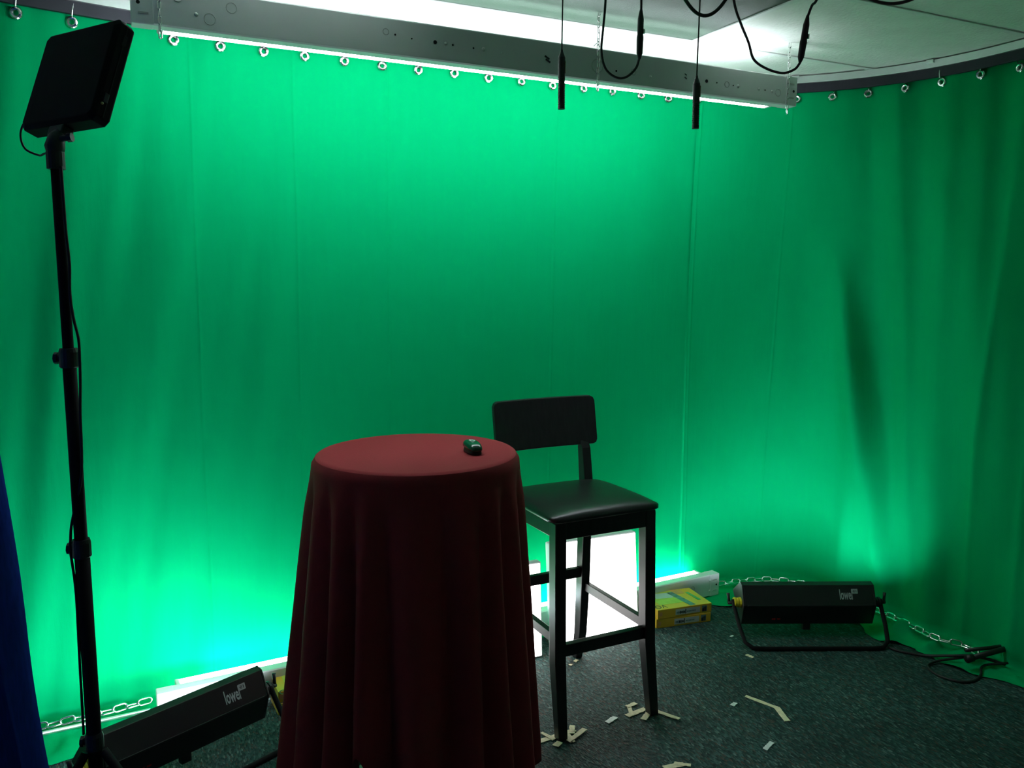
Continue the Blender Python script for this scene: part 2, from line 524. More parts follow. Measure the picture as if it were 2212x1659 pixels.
# ------------------------------------------------------------------ strip lights (one hung from the ceiling, one on the floor)
def strip_light(name, label, length, lit, holes):
    t = thing(name, label, 'strip light')
    hz = 0.054
    prof = [(0, -hz + .004), (.004, -hz), (.046, -hz), (.050, -hz + .01), (.050, hz - .01), (.046, hz), (.004, hz), (0, hz - .004)]
    link('housing', prism(bmesh.new(), prof, -length / 2 + 0.055, length / 2 - 0.055), M_enamel, t)
    for s in (-1, 1):
        cap = link('end_cap', B((s * (length / 2 - 0.028), 0.024, 0), (0.056, 0.052, 0.1095)), M_enamel, t, bevel=0.003)
        for zz in (-0.026, 0.026):
            link('slot', B((s * (length / 2 - 0.03), -0.0026, zz), (0.026, 0.002, 0.005)), M_enamel_d, cap)
        bm = bmesh.new(); rod(bm, (s * (length / 2 - 0.018), -0.003, 0), (s * (length / 2 - 0.018), 0.002, 0), 0.005)
        link('knockout_hole', bm, M_hole, cap)
        for zz in (-0.038, 0.038):
            link('lampholder', B((s * (length / 2 - 0.075), 0.074, zz), (0.016, 0.050, 0.026)), M_lampholder, t, bevel=0.003)
    for zz in (-0.0395, 0.0395):
        bm = bmesh.new(); rod(bm, (-length / 2 + 0.085, 0.085, zz), (length / 2 - 0.085, 0.085, zz), 0.013, seg=16)
        link('fluorescent_tube', bm, lit, t, smooth=True)
    for (fx, fz, kind, r) in holes:
        x = fx * length / 2
        bm = bmesh.new()
        if kind == 'ring':
            tube(bm, [(x + r * math.cos(a), -0.0003, fz + r * math.sin(a)) for a in [2 * math.pi * k / 20 for k in range(20)]], 0.0013, 5, closed=True)
            link('knockout', bm, M_enamel_d, t)
        elif kind == 'hole':
            rod(bm, (x, -0.0012, fz), (x, 0.002, fz), r)
            link('knockout_hole', bm, M_hole, t)
        elif kind == 'slit':
            box(bm, (x, -0.0006, fz), (r * 3.2, 0.0016, r * 0.9), Matrix.Rotation(R(28), 4, 'Y'))
            link('slit', bm, M_hole, t)
        else:
            bmesh.ops.create_uvsphere(bm, u_segments=10, v_segments=6, radius=r, matrix=Matrix.Translation((x, 0.0, fz)) @ Matrix.Diagonal((1, 0.6, 1, 1)))
            link('screw', bm, M_alu, t, smooth=True)
    return t

H_top = [(-.90, .028, 'ring', .013), (-.86, -.012, 'screw', .006), (-.83, -.02, 'ring', .015), (-.78, .018, 'ring', .014), (-.93, .03, 'screw', .005),
         (-.40, .012, 'ring', .009), (-.375, .007, 'hole', .003), (-.33, .002, 'hole', .0025), (-.265, .001, 'hole', .006), (-.235, .002, 'screw', .0055), (-.215, .000, 'hole', .003),
         (-.155, -.001, 'hole', .003), (-.125, .000, 'screw', .0065), (-.07, -.004, 'screw', .004), (.07, .001, 'slit', .006), (.073, -.009, 'slit', .006), (.12, -.006, 'ring', .011),
         (.235, -.004, 'ring', .022), (.30, -.012, 'hole', .0035), (.36, -.008, 'ring', .010), (.42, -.016, 'screw', .0055), (.55, .008, 'slit', .003), (.55, -.004, 'slit', .003),
         (.585, -.006, 'hole', .0025), (.63, -.005, 'hole', .006), (.67, -.006, 'hole', .0025), (.71, -.007, 'ring', .010), (.735, -.008, 'hole', .0025), (.755, -.008, 'screw', .006),
         (.84, -.008, 'screw', .006), (.865, -.009, 'hole', .0025), (.895, -.010, 'screw', .005), (.92, -.012, 'ring', .013)]
top_light = strip_light('hanging_strip_light', 'long grey-white fluorescent strip light hung on chains below the ceiling', 2.35, E_top, H_top)
top_light.location = (1.283, 2.535, 2.277)
top_light.rotation_euler = (0, R(0.45), R(-0.6))

H_floor = [(.955, .026, 'screw', .007), (.955, -.026, 'screw', .006), (.87, .004, 'ring', .012), (.80, .0, 'screw', .005), (.77, -.004, 'screw', .004), (.2, .0, 'ring', .012), (-.5, .0, 'ring', .012), (-.62, .01, 'hole', .004)]
floor_light = strip_light('floor_strip_light', 'long white fluorescent strip light lying on the floor against the green curtain', 2.55, E_floor, H_floor)
floor_light.location = (1.365, 3.045, 0.064)
floor_light.rotation_euler = (0, 0, R(2.2))

# hanging chains of the ceiling strip light, small links joined per chain
def link_mesh_data(ln=0.055, w=0.030, wire=0.0045, seg=7):
    bm = bmesh.new()
    a = ln / 2 - w / 2
    pts = [(a + (w / 2 - wire) * math.cos(t), (w / 2 - wire) * math.sin(t), 0) for t in [-math.pi / 2 + math.pi * k / 7 for k in range(8)]]
    pts += [(-a + (w / 2 - wire) * math.cos(t), (w / 2 - wire) * math.sin(t), 0) for t in [math.pi / 2 + math.pi * k / 7 for k in range(8)]]
    tube(bm, pts, wire, seg, closed=True)
    me = bpy.data.meshes.new('link')
    bm.to_mesh(me); bm.free()
    me.materials.append(M_chrome)
    me.polygons.foreach_set('use_smooth', [True] * len(me.polygons))
    return me
small_me = link_mesh_data(0.024, 0.012, 0.0018, 6)
for sx, low in ((-1.105, -0.080), (0.275, -0.092), (1.125, -0.090)):
    h = bpy.data.objects.new('suspension_chain', None); COL.objects.link(h); h.parent = top_light
    h.location = (sx, -0.006, 0)
    z, k = 0.168, 0
    while z > low:
        l = link_mesh('link', small_me, None, h)
        l.location = (random.uniform(-.001, .001), 0, z)
        l.rotation_euler = (0, R(90), R(90 * (k % 2) + 20))
        z -= 0.019; k += 1
    bm = bmesh.new(); tube(bm, [(-0.012, 0.01, 0.060), (0.0, 0.0, 0.075), (0.012, 0.01, 0.060)], 0.0016, 6)
    link('wire_hanger', bm, M_chrome, h)
bm = bmesh.new()
tube(bm, spline([(-1.12, 0.03, 0.05), (-1.16, 0.05, 0.09), (-1.21, 0.06, 0.13), (-1.26, 0.09, 0.168)], 6), 0.004, 7)
link('power_cord', bm, M_cord, top_light, smooth=True)

# ------------------------------------------------------------------ floor chains that weigh the curtain down
link_me = link_mesh_data()
def chain(name, label, ctrl, group):
    pts = spline(ctrl, 24)
    t = thing(name, label, 'chain', pts[0], group=group)
    acc, i, k, want = 0.0, 0, 0, 0.0
    for i in range(1, len(pts)):
        d = (pts[i] - pts[i - 1]).length
        while acc + d >= want:
            f = (want - acc) / d
            p = pts[i - 1].lerp(pts[i], f)
            q = (pts[i] - pts[i - 1]).normalized().to_track_quat('X', 'Z').to_matrix()
            m = q @ Matrix.Rotation(R((72 if k % 2 else 8) + random.uniform(-14, 14)), 3, 'X') @ Matrix.Rotation(R(random.uniform(-5, 5)), 3, 'Z')
            l = link_mesh('link', link_me, None, t)
            l.location = p - pts[0] + Vector((0, 0, 0.004 if k % 2 else 0.0))
            l.rotation_euler = m.to_euler()
            want += 0.0415; k += 1
        acc += d
    return t
chain('floor_chain', 'galvanised chain on the curtain hem left of the floor strip light', [(-0.40, 3.12, 0.022), (-0.237, 3.125, 0.024), (-0.10, 3.128, 0.026), (0.055, 3.15, 0.024)], 'curtain weight chains')
chain('floor_chain', 'galvanised chain on the curtain hem running round the corner behind the right floodlight',
      [(2.67, 3.165, 0.028), (2.84, 3.135, 0.030), (2.97, 3.085, 0.032), (3.075, 2.96, 0.032), (3.115, 2.77, 0.032), (3.12, 2.574, 0.034), (3.115, 2.44, 0.036), (3.095, 2.32, 0.040), (3.09, 2.22, 0.040), (3.135, 2.14, 0.036), (3.125, 2.075, 0.030)], 'curtain weight chains')
bm = bmesh.new(); rod(bm, (-0.75, 3.085, 0.014), (0.07, 3.105, 0.014), 0.007)
tag(link('hem_rod', bm, M_alu, smooth=True), 'thin silver rod lying along the chain on the curtain hem', 'rod')

# ------------------------------------------------------------------ black fluorescent floodlights on yokes
def floodlight(lip):
    t = thing('floodlight', 'x', 'floodlight', group='black floodlights aimed at the curtain')
    W = 0.56
    T, C, Bt, K = (0.015, 0.235), (-0.050, 0.150), (-0.020, 0.055), (0.122, lip)
    TF = (-0.012, 0.228)
    wall = 0.004
    # shell: an open trough, its mouth facing back and upward
    bm = bmesh.new()
    outer = [T, TF, C, Bt, K]
    inner = [(T[0] + .004, T[1] - .008), (TF[0] + .008, TF[1] - .008), (C[0] + .007, C[1]), (Bt[0] + .005, Bt[1] + .006), (K[0] - .004, K[1] + .005)]
    prism(bm, outer + inner[::-1], -W / 2, W / 2)
    body = link('housing', bm, M_black, t, bevel=0.0015)
    for s in (-1, 1):
        bm = bmesh.new()
        prism(bm, [(y * 1.03, z) for y, z in (T, TF, C, Bt, K)], s * W / 2 - 0.004 + s * 0.004, s * W / 2 + 0.004 + s * 0.004)
        link('end_plate', bm, M_black, t, bevel=0.002)
    bm = bmesh.new(); prism(bm, [(-0.004, 0.205), (-0.036, 0.150), (-0.008, 0.070), (0.100, lip - 0.012), (0.096, lip - 0.007), (-0.005, 0.078), (-0.031, 0.150), (0.001, 0.203)], -W / 2 + .01, W / 2 - .01)
    link('reflector', bm, M_chrome, t)
    for yy, zz in ((0.008, 0.150), (0.030, 0.126), (0.016, 0.180)):
        bm = bmesh.new(); rod(bm, (-W / 2 + 0.02, yy, zz), (W / 2 - 0.02, yy, zz), 0.0105, seg=12)
        link('fluorescent_tube', bm, E_flood, t, smooth=True)
    # crease strip, pivots, yoke
    link('front_trim', B((0, C[0] - 0.001, C[1]), (W - 0.02, 0.004, 0.006)), M_black, body, bevel=0.001)
    for s in (-1, 1):
        bm = bmesh.new()
        for k in range(3):
            rod(bm, (s * (W / 2 + 0.008 + k * 0.011), -0.005, 0.148), (s * (W / 2 + 0.017 + k * 0.011), -0.005, 0.148), 0.0225 if k != 1 else 0.0205, seg=20)
        link('friction_washer', bm, M_knob if s < 0 else M_blackp, t, smooth=False, bevel=0.001)
        bm = bmesh.new(); rod(bm, (s * (W / 2 + 0.038), -0.005, 0.148), (s * (W / 2 + 0.064), -0.005, 0.148), 0.010, 0.008)
        tube(bm, [(s * (W / 2 + 0.059), -0.005, 0.148), (s * (W / 2 + 0.061), -0.002, 0.168), (s * (W / 2 + 0.063), 0.002, 0.188)], [0.007, 0.006, 0.0075], 8)
        link('locking_knob', bm, M_blackp, t, smooth=True)
    xs = W / 2 + 0.040
    path = [(-xs, -0.005, 0.162), (-xs, -0.02, 0.135), (-xs + .006, -0.085, 0.075), (-xs + .018, -0.140, 0.026), (-xs + .045, -0.160, 0.010), (-xs + .09, -0.165, 0.009)]
    path += [(0, -0.165, 0.009)] + [(-x, y, z) for x, y, z in path[::-1]]
    bm = bmesh.new(); tube(bm, path, 0.009, 8)
    link('yoke', bm, M_stand, t, smooth=True)
    bm = bmesh.new(); box(bm, (0.0, -0.006, 0.043), (0.034, 0.024, 0.034)); link('stand_socket', bm, M_black, t, bevel=0.003)
    # lettering on the upper facet
    tilt = math.atan2(TF[1] - C[1], TF[0] - C[0])            # facet's slope
    rx = tilt
    nrm = Vector((0, -math.sin(tilt), math.cos(tilt)))
    up = Vector((0, math.cos(tilt), math.sin(tilt)))
    base = Vector((0, C[0], C[1]))
    p = base + up * 0.026 + nrm * 0.0008 + Vector((W * 0.235, 0, 0))
    text('logo', 'lowel', 0.060, M_logo, t, p, (rx, 0, 0), 0.44, bold=0.0011)
    p2 = p + Vector((0.056, 0, 0)) + up * 0.024
    sq = link('logo_badge', B((0.012, 0.010, 0.0002), (0.026, 0.020, 0.0008)), M_logo, t)
    sq.location = p2; sq.rotation_euler = (rx, 0, 0)
    for (bx, by, bw, bh) in ((0.008, 0.010, 0.009, 0.0022), (0.009, 0.014, 0.007, 0.0018), (0.009, 0.006, 0.007, 0.0018), (0.018, 0.010, 0.0022, 0.010)):
        link('mark', B((bx, by, 0.0008), (bw, bh, 0.0006)), M_blackp, sq)
    tl = math.atan2(C[1] - Bt[1], C[0] - Bt[0])
    up2 = Vector((0, math.cos(tl), math.sin(tl))); n2 = Vector((0, -math.sin(tl), math.cos(tl)))
    pr = Vector((-W * 0.28, Bt[0], Bt[1])) + up2 * 0.028 - n2 * 0.0
    warn = link('warning_print', B((0, 0, 0), (0.0001, 0.0001, 0.0001)), M_redprint, t)
    warn.location = pr; warn.rotation_euler = (tl, 0, 0)
    xx = 0.0
    for wd, g, hh in ((.0035, .001, .008), (.004, .001, .006), (.0035, .001, .009), (.0015, .007, .009), (.0035, .001, .006), (.0045, .001, .006), (.004, .001, .005)):
        link('letter', B((xx + wd / 2, 0, 0.0004), (wd, hh, 0.0008)), M_redprint, warn)
        xx += wd + g
    return t

flood = floodlight(0.157)
flood['label'] = 'black lamp head on a yoke standing beside the yellow cartons'
flood.location = (2.690, 2.580, 0.0)
flood.rotation_euler = (0, 0, R(-25.5))
flood2 = floodlight(0.112)
flood2['label'] = 'black lamp head on a yoke standing left of the draped table'
flood2.location = (0.150, 2.690, 0.0)
flood2.rotation_euler = (0, 0, R(24.7))
E_flood2 = emit('lit_tube_flood_near', (0.90, 1.0, 1.12), FLOOD * 1.6)
for c in flood2.children:
    if c.name.startswith('fluorescent_tube'):
        c.material_slots[0].link = 'OBJECT'
        c.material_slots[0].material = E_flood2

# power cords on the carpet at the right
bm = bmesh.new()
tube(bm, spline([(2.95, 2.38, 0.006), (2.90, 2.30, 0.006), (2.96, 2.20, 0.007), (3.01, 2.115, 0.03), (3.08, 2.05, 0.04), (3.16, 1.98, 0.02)], 8), 0.006, 7)
tag(link('power_cord', bm, M_cord, smooth=True), 'black power cord running from the right floodlight to the curtain hem', 'cord')
bm = bmesh.new()
tube(bm, spline([(3.05, 2.08, 0.030), (2.96, 2.13, 0.012), (2.895, 2.125, 0.007), (2.865, 2.06, 0.006), (2.885, 1.99, 0.006), (2.94, 1.965, 0.006), (3.01, 1.98, 0.007), (3.07, 2.01, 0.02), (3.16, 1.97, 0.03)], 8), 0.005, 7)
tag(link('cord_loop', bm, M_cord, smooth=True), 'thin black cord curled in an oval loop on the carpet at right', 'cord')
t = thing('stand_leg', 'black folded stand leg lying on the crumpled curtain hem at far right', 'stand leg', (2.995, 2.03, 0.055), 0)
d = Vector((0.36, -0.03, 0.015))
bm = bmesh.new(); rod(bm, (0, 0, 0), d, 0.011); link('bar', bm, M_black, t, smooth=True)
bm = bmesh.new(); rod(bm, (0.0, -0.0, -0.0), d * 0.08, 0.015); link('rubber_tip', bm, M_blackp, t, smooth=True)
bm = bmesh.new(); tube(bm, [(0.06, 0.05, 0.004), (0.16, 0.02, 0.006), (0.27, -0.01, 0.010)], 0.008, 8); link('strut', bm, M_black, t, smooth=True)
bm = bmesh.new(); bmesh.ops.create_uvsphere(bm, u_segments=10, v_segments=6, radius=0.007, matrix=Matrix.Translation(d * 0.80 + Vector((0, -0.006, 0.008)))); link('bolt', bm, M_chrome, t, smooth=True)

# ------------------------------------------------------------------ draped table
TC = Vector((0.795, 2.262, 0))
TZ = 1.05
table = thing('pedestal_table', 'round pedestal table standing under the burgundy cloth', 'table', TC)
bm = bmesh.new(); lathe(bm, [(0.27, -0.03), (0.283, -0.022), (0.283, -0.006), (0.278, -0.001)], 48, (0, 0, TZ - 0.003)); link('table_top', bm, M_wood, table, smooth=False)
bm = bmesh.new(); rod(bm, (0, 0, 0.02), (0, 0, TZ - 0.03), 0.035, seg=20); link('post', bm, M_chrome, table, smooth=True)
bm = bmesh.new(); lathe(bm, [(0.235, 0.0), (0.235, 0.008), (0.20, 0.016), (0.05, 0.030), (0.036, 0.05)], 40); link('base_plate', bm, M_white, table, smooth=False)

def cloth_mesh():
    bm = bmesh.new()
    seg, rows = 288, 60
    rt = 0.290
    rings = []
    cams = math.atan2(-TC.y, -TC.x)                      # direction from the table to the viewer's standpoint
    for r in (0.06, 0.14, 0.22, 0.27, 0.284):
        rings.append([bm.verts.new((r * math.cos(2 * math.pi * k / seg), r * math.sin(2 * math.pi * k / seg), TZ + 0.001)) for k in range(seg)])
    rings.append([bm.verts.new((0.2895 * math.cos(2 * math.pi * k / seg), 0.2895 * math.sin(2 * math.pi * k / seg), TZ - 0.003)) for k in range(seg)])
    nf = 18
    for j in range(1, rows + 1):
        t = j / rows
        ring = []
        for k in range(seg):
            a = 2 * math.pi * k / seg
            rel = (a - cams + math.pi) % (2 * math.pi) - math.pi        # angle from the viewer's side; positive is to the viewer's right? set below
            hem = 0.105 + 0.018 * math.sin(3 * a + 1.0)
            hem += 0.21 * math.exp(-((rel + 0.45) / 0.12) ** 2)        # a corner of the hem caught up
            hem -= 0.05 * math.exp(-((rel + 1.5) / 0.5) ** 2)
            z = (TZ - 0.003) + (hem - TZ + 0.003) * t
            ph = nf * a + 1.1 * math.sin(2 * a + 0.6) + 0.7 * math.sin(5 * a) + 0.5 * nz(math.cos(a) * 2, math.sin(a) * 2, t * 1.2)
            amp = (0.004 + 0.056 * t ** 0.75) * (0.80 + 0.4 * nz(math.cos(a) * 1.6 + 4, math.sin(a) * 1.6, 0.3))
            amp *= smooth(0.0, 0.16, t)
            flare = 0.298 + 0.050 * t
            flare += 0.045 * t * math.exp(-((rel + 1.5) / 0.55) ** 2) - 0.022 * t * math.exp(-((rel - 1.5) / 0.5) ** 2)
            w = math.sin(ph)
            w = 1.75 * abs(math.sin(ph / 2)) ** 1.15 - 0.95
            rr = flare + amp * w + 0.003 * t * nz(a * 9, t * 7, 3)
            rr = max(rr, 0.2925 if t < 0.25 else 0.285)
            ring.append(bm.verts.new((rr * math.cos(a), rr * math.sin(a), z)))
        rings.append(ring)
    c = bm.verts.new((0, 0, TZ + 0.001))
    for k in range(seg):
        bm.faces.new((c, rings[0][k], rings[0][(k + 1) % seg]))
    for a_, b_ in zip(rings, rings[1:]):
        for k in range(seg):
            bm.faces.new((a_[k], b_[k], b_[(k + 1) % seg], a_[(k + 1) % seg]))
    for k in range(seg):
        e = bm.edges.get((rings[5][k], rings[5][(k + 1) % seg]))
        e.smooth = False
    return bm
cloth = link('tablecloth', cloth_mesh(), M_red, smooth=True)
cloth.location = TC
tag(cloth, 'dark burgundy cloth draped in flutes over the round high table', 'tablecloth')
md = cloth.modifiers.new('solid', 'SOLIDIFY'); md.thickness = 0.0015; md.offset = -1

bm = bmesh.new(); box(bm, (0, 0, 0.012), (0.10, 0.16, 0.02)); card = link('green_packet', bm, M_green, bevel=0.004)
card.location = (0.50, 2.08, 0.0); card.rotation_euler = (0, 0, R(35))
tag(card, 'small green packet on the floor under the caught-up tablecloth hem', 'packet')

# small gadget on the table
t = thing('computer_mouse', 'small dark glossy mouse on the burgundy tablecloth', 'mouse', (0.936, 2.180, TZ + 0.002), R(-6))
def pebble(w, l, z0, z1, sink, front):
    bm = bmesh.new()
    seg, rows = 28, 7
    rings = []
    for j in range(rows + 1):
        f = j / rows
        r = math.cos(f * math.pi / 2 * 0.97) ** 0.5
        ring = []
        for k in range(seg):
            a = 2 * math.pi * k / seg
            ca, sa = math.cos(a), math.sin(a)
            x = w / 2 * math.copysign(abs(ca) ** 0.7, ca) * r
            y = l / 2 * math.copysign(abs(sa) ** 0.7, sa) * r
            z = z0 + (z1 - z0) * math.sin(f * math.pi / 2) - sink * (y / l) ** 2 + front * y / l
            ring.append(bm.verts.new((x, y, z)))
        rings.append(ring)
    for a_, b_ in zip(rings, rings[1:]):
        for k in range(seg):
            bm.faces.new((a_[k], a_[(k + 1) % seg], b_[(k + 1) % seg], b_[k]))
    bm.faces.new(rings[-1]); bm.faces.new(rings[0][::-1])
    return bm
link('base', pebble(0.042, 0.088, 0.0, 0.022, 0.004, 0.0), M_blackp, t, smooth=True)
link('top_shell', pebble(0.044, 0.100, 0.015, 0.033, 0.010, 0.004), M_mouse, t, smooth=True)
bm = bmesh.new()
tube(bm, [(0.0085 * math.cos(a), 0.013 * math.sin(a) + 0.004, 0.0335) for a in [2 * math.pi * k / 20 for k in range(20)]], 0.0014, 5, closed=True)
link('ring_mark', bm, M_alu, t, smooth=True)

# ------------------------------------------------------------------ bar stool
st = thing('bar_stool', 'black wooden bar stool with a padded leather seat and slab backrest', 'stool', (1.500, 2.50, 0), R(0.5))
def taper_leg(p0, s0, p1, s1, p2=None, s2=None):
    """square leg through two or three stations (bottom, [middle,] top)"""
    bm = bmesh.new()
    st_ = [(p0, s0), (p1, s1)] + ([(p2, s2)] if p2 else [])
    rings = []
    for p, s in st_:
        rings.append([bm.verts.new((p[0] + dx * s[0] / 2, p[1] + dy * s[1] / 2, p[2])) for dx, dy in ((-1, -1), (1, -1), (1, 1), (-1, 1))])
    for a_, b_ in zip(rings, rings[1:]):
        for k in range(4):
            bm.faces.new((a_[k], a_[(k + 1) % 4], b_[(k + 1) % 4], b_[k]))
    bm.faces.new(rings[0][::-1]); bm.faces.new(rings[-1])
    return bm
for s in (-1, 1):
    link('leg', taper_leg((s * .188, -.185, 0), (.034, .034), (s * .184, -.150, .26), (.042, .046), (s * .181, -.140, .745), (.042, .046)), M_wood, st, bevel=0.003)
    # the rear leg runs on upward as the post of the backrest
    bm = bmesh.new()
    stn = [(0.0, .330, .030, .036), (.12, .300, .036, .042), (.34, .268, .038, .046), (.76, .245, .038, .046), (.895, .262, .038, .036), (.935, .272, .036, .012)]
    rings = []
    for z, y, sx, sy in stn:
        x = s * (.183 - 0.018 * smooth(.0, .5, z))
        rings.append([bm.verts.new((x + dx * sx / 2, y + dy * sy / 2, z)) for dx, dy in ((-1, -1), (1, -1), (1, 1), (-1, 1))])
    for a_, b_ in zip(rings, rings[1:]):
        for k in range(4):
            bm.faces.new((a_[k], a_[(k + 1) % 4], b_[(k + 1) % 4], b_[k]))
    bm.faces.new(rings[0][::-1]); bm.faces.new(rings[-1])
    link('leg', bm, M_wood, st, bevel=0.003)
    link('stretcher', B((s * .176, .055, .330), (.022, .42, .034), Matrix.Rotation(R(0), 4, 'X')), M_wood, st, bevel=0.002)
    link('apron', B((s * .180, .050, .716), (.022, .36, .058)), M_wood, st, bevel=0.002)
link('stretcher', B((0, -.146, .296), (.33, .026, .042)), M_wood, st, bevel=0.002)
link('stretcher', B((0, .268, .388), (.30, .022, .040)), M_wood, st, bevel=0.002)
link('apron', B((0, -.150, .716), (.33, .022, .058)), M_wood, st, bevel=0.002)
link('apron', B((0, .245, .716), (.30, .022, .058)), M_wood, st, bevel=0.002)
# padded seat: a pillowed slab
bm = bmesh.new()
n = 22
def seat_pt(i, j, top):
    x = -0.222 + 0.444 * i / n
    y = -0.178 + 0.420 * j / n
    ex, ey = abs(2 * i / n - 1), abs(2 * j / n - 1)
    x *= 1 - 0.035 * (j / n) * 1.0
    crown = (1 - ex ** 3.2) * (1 - ey ** 3.2)
    corner = max(0, ex + ey - 1.85) * 0.08
    x -= math.copysign(corner, x); y -= math.copysign(corner, y - 0.03)
    return (x, y, 0.752 + (0.012 + 0.030 * crown ** 0.55 if top else 0.0))
gt = [[bm.verts.new(seat_pt(i, j, True)) for j in range(n + 1)] for i in range(n + 1)]
gb = [[bm.verts.new(seat_pt(i, j, False)) for j in range(n + 1)] for i in range(n + 1)]
for i in range(n):
    for j in range(n):
        bm.faces.new((gt[i][j], gt[i + 1][j], gt[i + 1][j + 1], gt[i][j + 1]))
        bm.faces.new((gb[i][j], gb[i][j + 1], gb[i + 1][j + 1], gb[i + 1][j]))
for i in range(n):
    for j in (0, n):
        bm.faces.new((gt[i][j], gt[i + 1][j], gb[i + 1][j], gb[i][j]))
        bm.faces.new((gt[j][i], gt[j][i + 1], gb[j][i + 1], gb[j][i]))
link('seat', bm, M_leather, st, smooth=True)
# slab backrest, slightly curved, rounded corners, leaning back
bm = bmesh.new()
nx, nzv = 24, 10
def back_pt(i, j, side):
    fx, fz = 2 * i / nx - 1, 2 * j / nzv - 1
    x, z = 0.220 * fx, 0.094 * fz
    cr_ = 0.022
    ax, az = abs(x) - (0.220 - cr_), abs(z) - (0.094 - cr_)
    if ax > 0 and az > 0:
        l = math.hypot(ax, az)
        m_ = max(ax, az)
        k_ = m_ / l if l > 0 else 1
        x = math.copysign(0.220 - cr_ + ax * k_, x); z = math.copysign(0.094 - cr_ + az * k_, z)
    y = 0.018 * (1 - fx * fx) + side * 0.010
    return (x, 0.270 + 0.17 * (z + 0.02) + y, 1.001 + z)
f_ = [[bm.verts.new(back_pt(i, j, -1)) for j in range(nzv + 1)] for i in range(nx + 1)]
g_ = [[bm.verts.new(back_pt(i, j, 1)) for j in range(nzv + 1)] for i in range(nx + 1)]
for i in range(nx):
    for j in range(nzv):
        bm.faces.new((f_[i][j], f_[i + 1][j], f_[i + 1][j + 1], f_[i][j + 1]))
        bm.faces.new((g_[i][j], g_[i][j + 1], g_[i + 1][j + 1], g_[i + 1][j]))
for i in range(nx):
    for j in (0, nzv):
        bm.faces.new((f_[i][j], f_[i + 1][j], g_[i + 1][j], g_[i][j]))
for j in range(nzv):
    for i in (0, nx):
        bm.faces.new((f_[i][j], f_[i][j + 1], g_[i][j + 1], g_[i][j]))
link('backrest', bm, M_wood, st, bevel=0.003)

# ------------------------------------------------------------------ glowing floor panels behind the stool
def light_panel(label, w, h, loc, rz, lean):
    t = thing('floor_soft_light', label, 'soft light', loc, rz, 'glowing panels on the floor behind the stool')
    Rm = Matrix.Rotation(R(-lean), 4, 'X')
    bm = bmesh.new(); box(bm, (0, 0.03, h / 2 + 0.004), (w, 0.040, h)); bmesh.ops.transform(bm, matrix=Rm, verts=bm.verts)
    case = link('case', bm, M_enamel, t, bevel=0.006)
    bm = bmesh.new(); box(bm, (0, 0.008, h / 2 + 0.004), (w - 0.014, 0.005, h - 0.014)); bmesh.ops.transform(bm, matrix=Rm, verts=bm.verts)
    link('diffuser', bm, E_panel, t, bevel=0.001)
    for k in range(3):
        bm = bmesh.new(); rod(bm, (w / 2 - 0.001, 0.028, h * (0.95 - 0.2 * k)), (w / 2 + 0.002, 0.028, h * (0.95 - 0.2 * k)), 0.005, seg=8); bmesh.ops.transform(bm, matrix=Rm, verts=bm.verts)
        link('rivet', bm, M_hole, case)
    return t
light_panel('white glowing panel on the floor seen between the stool legs', 0.43, 0.44, (1.846, 2.935, 0), R(-2), 5)
light_panel('white glowing panel on the floor between the table cloth and stool', 0.43, 0.40, (1.333, 2.885, 0), R(-3), 3)

# ------------------------------------------------------------------ yellow cartons
def carton(label, loc, rz, h=0.042, w=0.275, d=0.20, group='yellow cartons'):
    t = thing('yellow_carton', label, 'carton', loc, rz, group)
    link('box', B((0, 0, h / 2), (w, d, h)), M_yellow, t, bevel=0.0015)
    F = -d / 2 - 0.0004
    def spine(nm, x, z, sx, sz, m):
        return link(nm, B((x, F, z), (sx, 0.0008, sz)), m, t)
    lab = spine('spine_label', 0.015, h * 0.5, 0.125, h * 0.62, M_print_w)
    x = -0.042
    for k in range(7):                                             # unreadable small print
        ww = random.uniform(.003, .008)
        link('letter', B((x + ww / 2, F - 0.0006, h * 0.45), (ww, 0.0006, random.uniform(.006, .013))), M_print_t if k < 3 else M_print_k, lab)
        x += ww + .0015
    link('letter', B((x + .002, F - 0.0006, h * 0.50), (0.004, 0.0006, h * 0.52)), M_print_k, lab)
    x += 0.012
    for k in range(6):
        link('letter', B((x, F - 0.0006, h * 0.46), (0.005, 0.0006, 0.006)), M_print_t, lab)
        x += 0.0075
    pic = spine('spine_picture', 0.100, h * 0.5, 0.026, h * 0.66, M_print_t)
    for k, (dx, hh) in enumerate(((-.008, .016), (-.002, .020), (.006, .022))):
        link('figure', B((0.100 + dx, F - 0.0006, h * 0.17 + hh / 2), (0.006, 0.0006, hh)), M_print_k, pic)
    spine('spine_mark', -0.122, h * 0.5, 0.016, h * 0.42, M_orange)
    # printed lid
    Z = h + 0.0003
    def lid(nm, x, y, sx, sy, m, rot=0, z=Z):
        return link(nm, B((x, y, z), (sx, sy, 0.0006), rot), m, t)
    lid('lid_picture', -0.035, 0.02, 0.13, 0.14, M_yelgr)
    lid('lid_picture', -0.035, 0.045, 0.085, 0.06, M_print_w, R(-6), Z + 0.0004)
    lid('lid_picture', 0.030, -0.010, 0.030, 0.17, M_print_t, R(10), Z + 0.0004)
    lid('lid_picture', 0.055, 0.068, 0.05, 0.05, M_orange, 0, Z + 0.0002)
    lid('lid_picture', 0.100, 0.0, 0.016, 0.10, M_print_g, R(6), Z + 0.0004)
    text('title', 'VO', 0.050, M_print_k, t, (-0.078, -0.052, Z + 0.0006), (0, 0, R(180)), 0.8, 0.0002)
    return t
cr_top = carton('yellow printed carton, upper of the two beside the right floodlight', (2.290, 2.990, 0.0435), R(-7.5))
carton('yellow printed carton, lower of the two beside the right floodlight', (2.287, 2.990, 0.0), R(-8.5))
